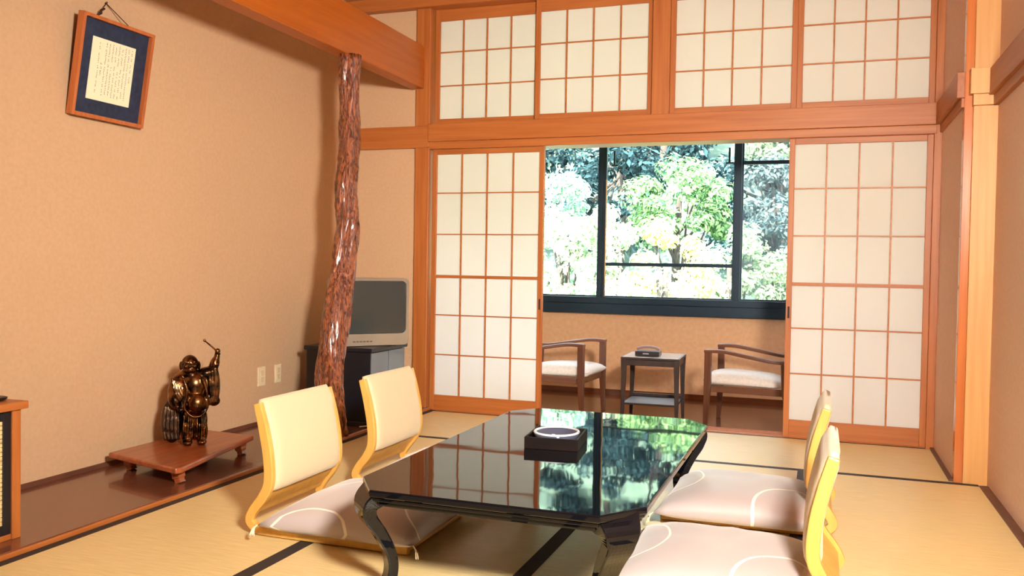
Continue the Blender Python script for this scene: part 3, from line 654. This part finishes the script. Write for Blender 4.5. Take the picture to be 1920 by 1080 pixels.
dup(q0, (2.262, -1.855, 0.034), 0, 'mauve grey cushion on the farther right chair, between table and chair back')

# ------------------------------------------------------------------ sunroom furniture
WHT = noisy('white_upholstery', srgb(226, 216, 210), srgb(240, 232, 226), (1, 1, 1), 60, 0.8, 0.1)
def make_armchair(label):
    t = thing('armchair', label, 'armchair', (0, 0, 0), 0, 'sunroom armchairs')
    # front = -x, seat width along y
    W = 0.25
    for s in (-1, 1):
        bm = B(); sweep_rect(bm, [(-0.25, s*W, 0.52), (-0.25, s*W, 0.3), (-0.262, s*W, 0.0)], [0.045, 0.045, 0.028], [0.04, 0.04, 0.026], (1, 0, 0)); obj('leg', bm, WDARK, t, 0.004)
        bm = B(); sweep_rect(bm, [(0.24, s*W*0.92, 0.46), (0.25, s*W*0.92, 0.27), (0.31, s*W*0.94, 0.0)], [0.04, 0.045, 0.03], 0.032, (1, 0, 0)); obj('leg', bm, WDARK, t, 0.004)
        bm = B(); pts = crv([(-0.275, s*W, 0.525), (-0.15, s*W*1.01, 0.527), (0.02, s*W*1.03, 0.500), (0.18, s*W*0.98, 0.475), (0.34, s*W*0.86, 0.475)], 5)
        sweep_rect(bm, pts, 0.055, 0.024, (0, 1, 0)); obj('armrest', bm, WDARKX, t, 0.007)
    bm = B(); bx(bm, -0.235, 0.25, -W+0.015, -W+0.035, 0.25, 0.295); bx(bm, -0.235, 0.25, W-0.035, W-0.015, 0.25, 0.295); bx(bm, -0.25, -0.23, -W+0.02, W-0.02, 0.25, 0.295); bx(bm, 0.235, 0.255, -W+0.02, W-0.02, 0.25, 0.295)
    obj('seat_rail', bm, WDARKX, t, 0.003)
    bm = B(); n = 16; tp, bt = [], []
    for j in range(n+1):
        a, b_ = [], []
        for i in range(n+1):
            u, v = i/n*2-1, j/n*2-1; e = max(0, (1-abs(u)**3)*(1-v**4))**0.45
            x = -0.03+u*(0.27), ; y = v*(W-0.03)*(1-0.04*u*u)
            edge = i in (0, n) or j in (0, n)
            a.append(bm.verts.new((x[0], y, 0.315+0.062*e - 0.012*u))); b_.append(a[-1] if edge else bm.verts.new((x[0], y, 0.315 - 0.02*min(1, e*2))))
        tp.append(a); bt.append(b_)
    for j in range(n):
        for i in range(n):
            bm.faces.new([tp[j][i], tp[j][i+1], tp[j+1][i+1], tp[j+1][i]]); bm.faces.new([bt[j][i], bt[j+1][i], bt[j+1][i+1], bt[j][i+1]])
    obj('seat', bm, WHT, t, 0, True)
    bm = B(); bx(bm, 0, 0.06, -W+0.05, W-0.05, 0, 0.36); o = obj('back_cushion', bm, WHT, t, 0.02, False, 3); o.location = (0.225, 0, 0.34); o.rotation_euler = (0, 0.22, 0)
    bm = B(); sweep_rect(bm, crv([(0.355, -W+0.02, 0.72), (0.40, 0, 0.735), (0.355, W-0.02, 0.72)], 5), 0.05, 0.025, (0, 0, 1)); obj('top_rail', bm, WDARKX, t, 0.005)
    for s in (-1, 1):
        bm = B(); sweep_rect(bm, [(0.25, s*(W-0.03), 0.30), (0.30, s*(W-0.025), 0.5), (0.358, s*(W-0.03), 0.72)], 0.035, 0.025, (1, 0, 0)); obj('back_post', bm, WDARK, t, 0.004)
    return t
a0 = make_armchair('right armchair in the sunroom with white seat, half hidden by the right shoji')
a0.location = (2.105, 0.70, -0.07); a0.rotation_euler = (0, 0, math.radians(-4))
dup(a0, (0.735, 0.70, -0.07), math.radians(180-4), 'left armchair in the sunroom with white seat, half hidden by the left shoji')

t = thing('side_table', 'small dark square side table between the two sunroom armchairs', 'side table', (1.432, 0.70, -0.07), math.radians(2)); t.scale = (1, 1, 1.06)
s = 0.195
bm = B(); bx(bm, -s-0.008, s+0.008, -s-0.01, s+0.01, 0.415, 0.43); obj('tabletop', bm, WTABLE, t, 0.003)
bm = B(); bx(bm, -s+0.006, s-0.006, -s+0.004, s-0.004, 0.43, 0.432); obj('top_sheen', bm, plain('pale_top_sheen', srgb(238, 234, 230), 0.15), t)  # pale sheet: bright reflection on the tabletop put in as colour
bm = B(); bx(bm, -s, s, -s, -s+0.02, 0.375, 0.415); bx(bm, -s, s, s-0.02, s, 0.375, 0.415); bx(bm, -s, -s+0.02, -s+0.02, s-0.02, 0.375, 0.415); bx(bm, s-0.02, s, -s+0.02, s-0.02, 0.375, 0.415)
obj('apron', bm, WTABLE, t, 0.003)
for sx in (-1, 1):
    for sy in (-1, 1):
        bm = B(); sweep_rect(bm, [(sx*(s-0.012), sy*(s-0.012), 0.415), (sx*(s-0.012), sy*(s-0.012), 0.3), (sx*(s-0.006), sy*(s-0.006), 0.0)], [0.04, 0.032, 0.022], [0.04, 0.032, 0.022], (1, 0, 0)); obj('leg', bm, WTABLE, t, 0.003)
bm = B(); bx(bm, -s+0.01, s-0.01, -s+0.01, s-0.01, 0.115, 0.128); bx(bm, -s+0.02, s-0.02, s-0.03, s-0.015, 0.128, 0.15); obj('shelf', bm, WTABLE, t, 0.003)
t = thing('telephone', 'small black telephone with handset, its glint painted pale, on the side table', 'telephone', (1.405, 0.62, 0.390), math.radians(2))
bm = B(); prism(bm, [(-0.085, -0.06), (0.085, -0.06), (0.085, 0.06), (-0.085, 0.06)], 0.0, 0.034); obj('body', bm, plain('phone_black', srgb(40, 36, 44), 0.3), t, 0.005)
bm = B(); sweep_rect(bm, crv([(-0.08, 0.0, 0.045), (-0.045, 0, 0.058), (0, 0, 0.062), (0.045, 0, 0.058), (0.08, 0, 0.045)], 4), 0.035, 0.018, (0, 1, 0)); obj('handset', bm, plain('handset_glint_grey', srgb(150, 122, 124), 0.3), t, 0.005)  # glint on the black handset painted as its colour
bm = B(); bx(bm, -0.03, 0.012, -0.0615, -0.06, 0.014, 0.022); obj('name_plate', bm, plain('plate_grey', srgb(170, 165, 170), 0.4), t)

# ------------------------------------------------------------------ hillside and trees outside
def leafmat(name, c1, c2, tr=0.35):
    m, nt, p = newmat(name); N = nt.nodes; L = nt.links; out = N['Material Output']
    gi = N.new('ShaderNodeNewGeometry'); cr = N.new('ShaderNodeValToRGB'); cr.color_ramp.elements[0].color = c1; cr.color_ramp.elements[1].color = c2
    L.new(gi.outputs['Random Per Island'], cr.inputs['Fac'])
    d = N.new('ShaderNodeBsdfDiffuse'); t_ = N.new('ShaderNodeBsdfTranslucent'); mx = N.new('ShaderNodeMixShader'); mx.inputs['Fac'].default_value = tr
    L.new(cr.outputs['Color'], d.inputs['Color']); L.new(cr.outputs['Color'], t_.inputs['Color']); L.new(d.outputs['BSDF'], mx.inputs[1]); L.new(t_.outputs['BSDF'], mx.inputs[2]); L.new(mx.outputs['Shader'], out.inputs['Surface'])
    return m
LM = {'teal': leafmat('shaded_teal_leaves', srgb(14, 26, 30), srgb(52, 74, 76)), 'green': leafmat('green_leaves', srgb(52, 88, 64), srgb(136, 164, 104)),  # teal: dark leaves with the forest's shade also put into the colour
      'pale': leafmat('sunlit_pale_leaves', srgb(104, 134, 100), srgb(220, 224, 186)), 'yellow': leafmat('yellow_leaves', srgb(172, 172, 100), srgb(222, 218, 152)),  # pale: strong sunlight on the foliage put into the leaf colour
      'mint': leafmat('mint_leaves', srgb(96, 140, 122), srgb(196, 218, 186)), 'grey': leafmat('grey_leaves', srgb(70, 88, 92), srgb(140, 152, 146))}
TRUNK = noisy('bark', srgb(38, 32, 28), srgb(66, 56, 46), (6, 6, 1), 5, 0.9, 0.5)
HILLM = noisy('hillside_undergrowth', srgb(44, 62, 58), srgb(92, 112, 88), (1, 1, 1), 1.2, 0.95, 0.5, 6)
def hillz(x, y): return -4.0 + max(0, y-9)*0.78 + 0.5*noise.noise(V(x*0.15, y*0.15, 0))
bm = B(); nx, ny = 50, 50; g = []
for j in range(ny+1):
    row = []
    for i in range(nx+1):
        x = -40+i*70/nx; y = 2.4+j*45/ny; row.append(bm.verts.new((x, y, hillz(x, y))))
    g.append(row)
for j in range(ny):
    for i in range(nx): bm.faces.new([g[j][i], g[j][i+1], g[j+1][i+1], g[j+1][i]])
o = obj('hillside', bm, HILLM, None, 0, True); o['kind'] = 'structure'; o['label'] = 'wooded slope outside the window'
def tree(x, y, top, R, kind, label, n=2600, leaf=0.13, seed=0, crown_h=None, trunk_r=0.09, name='leafy_tree'):
    """tree standing on the hill at x,y; crown top at height top, radius R"""
    rd = random.Random(seed*77+5); gz = hillz(x, y)-0.1
    t = thing(name, label, 'tree', (x, y, gz), 0, 'trees outside the window')
    H = top-gz; ch = crown_h or R*1.6; cz = H-ch/2
    bm = B(); tube(bm, crv([(0, 0, 0), (0.06*R, 0, H*0.35), (-0.05*R, 0.03*R, H*0.6), (0, 0, H-ch*0.35)], 4), [trunk_r*(1-0.045*i) for i in range(13)], 8)
    blobs = []
    for k in range(26):
        a = rd.uniform(0, 2*PI); e = rd.uniform(-0.85, 1.0); rr_ = (1-e*e)**0.5
        q_ = R*rd.uniform(0.45, 0.85)*rr_; c = V(q_*math.cos(a), q_*math.sin(a), cz + e*ch*0.40); blobs.append((c, R*rd.uniform(0.16, 0.42)))
        if k < 9:
            s0 = V(0, 0, H*rd.uniform(0.45, 0.75)); tube(bm, [s0, s0.lerp(c, 0.5)+V(0, 0, -0.05*R), c], [trunk_r*0.45, trunk_r*0.28, trunk_r*0.1], 6)
    obj('trunk', bm, TRUNK, t, 0, True)
    verts, faces = [], []
    for k in range(n):
        c, br = blobs[rd.randrange(len(blobs))]
        d = V(rd.gauss(0, 1), rd.gauss(0, 1), rd.gauss(0, 1)); d.normalize(); d = d*(rd.random()**0.4)
        pnt = c + V(d.x*br, d.y*br, d.z*br*0.75)
        nrm_ = (d + V(rd.uniform(-.6, .6), rd.uniform(-.6, .6), rd.uniform(0, .9))).normalized()
        a_ = nrm_.orthogonal().normalized(); a_ = Matrix.Rotation(rd.uniform(0, 6.28), 3, nrm_) @ a_; b_ = nrm_.cross(a_)
        s_ = leaf*rd.uniform(0.6, 1.35); i0 = len(verts)
        verts += [pnt - a_*s_*0.5, pnt + b_*s_*0.28 + nrm_*s_*0.08, pnt + a_*s_*0.55, pnt - b_*s_*0.28 + nrm_*s_*0.08]
        faces.append((i0, i0+1, i0+2, i0+3))
    me = bpy.data.meshes.new('foliage'); me.from_pydata([tuple(v) for v in verts], [], faces); me.materials.append(LM[kind])
    f = bpy.data.objects.new('foliage', me); C.objects.link(f); f.parent = t
    return t
# x, y, top z, radius
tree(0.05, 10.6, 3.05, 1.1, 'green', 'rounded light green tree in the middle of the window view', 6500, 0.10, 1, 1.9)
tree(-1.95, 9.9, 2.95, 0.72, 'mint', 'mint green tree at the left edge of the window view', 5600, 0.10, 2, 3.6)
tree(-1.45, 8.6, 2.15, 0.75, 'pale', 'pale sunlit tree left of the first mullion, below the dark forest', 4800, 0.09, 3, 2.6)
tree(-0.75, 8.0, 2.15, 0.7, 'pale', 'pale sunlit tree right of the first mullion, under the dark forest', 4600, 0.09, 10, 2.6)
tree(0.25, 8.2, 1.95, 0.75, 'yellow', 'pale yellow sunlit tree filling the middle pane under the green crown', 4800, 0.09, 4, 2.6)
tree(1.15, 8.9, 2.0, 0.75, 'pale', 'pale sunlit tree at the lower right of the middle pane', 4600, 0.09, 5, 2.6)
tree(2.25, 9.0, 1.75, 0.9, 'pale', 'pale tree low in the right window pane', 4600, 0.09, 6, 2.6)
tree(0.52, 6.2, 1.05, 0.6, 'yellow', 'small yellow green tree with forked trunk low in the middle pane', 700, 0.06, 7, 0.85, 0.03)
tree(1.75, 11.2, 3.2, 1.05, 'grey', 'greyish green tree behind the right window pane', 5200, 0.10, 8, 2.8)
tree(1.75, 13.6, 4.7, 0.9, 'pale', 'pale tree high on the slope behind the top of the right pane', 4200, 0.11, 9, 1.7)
rd = random.Random(11); i = 0
for yy, n_, x0, R_ in ((15.3, 5, -8.6, 1.65), (18.8, 5, -9.2, 1.9), (23.4, 5, -13.0, 2.15), (28.2, 5, -13.0, 2.4), (33.4, 5, -17.0, 2.75)):
    for q in range(n_):
        x = x0+q*R_*2.0+rd.uniform(-.15, .15); y = yy+rd.uniform(-.4, .4)
        if abs(x-1.75) < 1.2 and yy < 15: i += 1; continue
        g_ = 'grey' if i % 6 == 4 else 'teal'
        tree(x, y, 3.4+(y-13)*0.70+rd.uniform(-0.5, 0.4), R_, g_, 'greyish forest tree among the dark ones on the shaded slope' if g_ == 'grey' else 'dark bluish green forest tree, shade painted into its leaves, on the slope behind the sunlit trees', 4600, 0.15+(yy-14)*0.011, 20+i, R_*2.6, 0.12, 'forest_tree')['group'] = 'forest trees on the shaded slope'
        i += 1
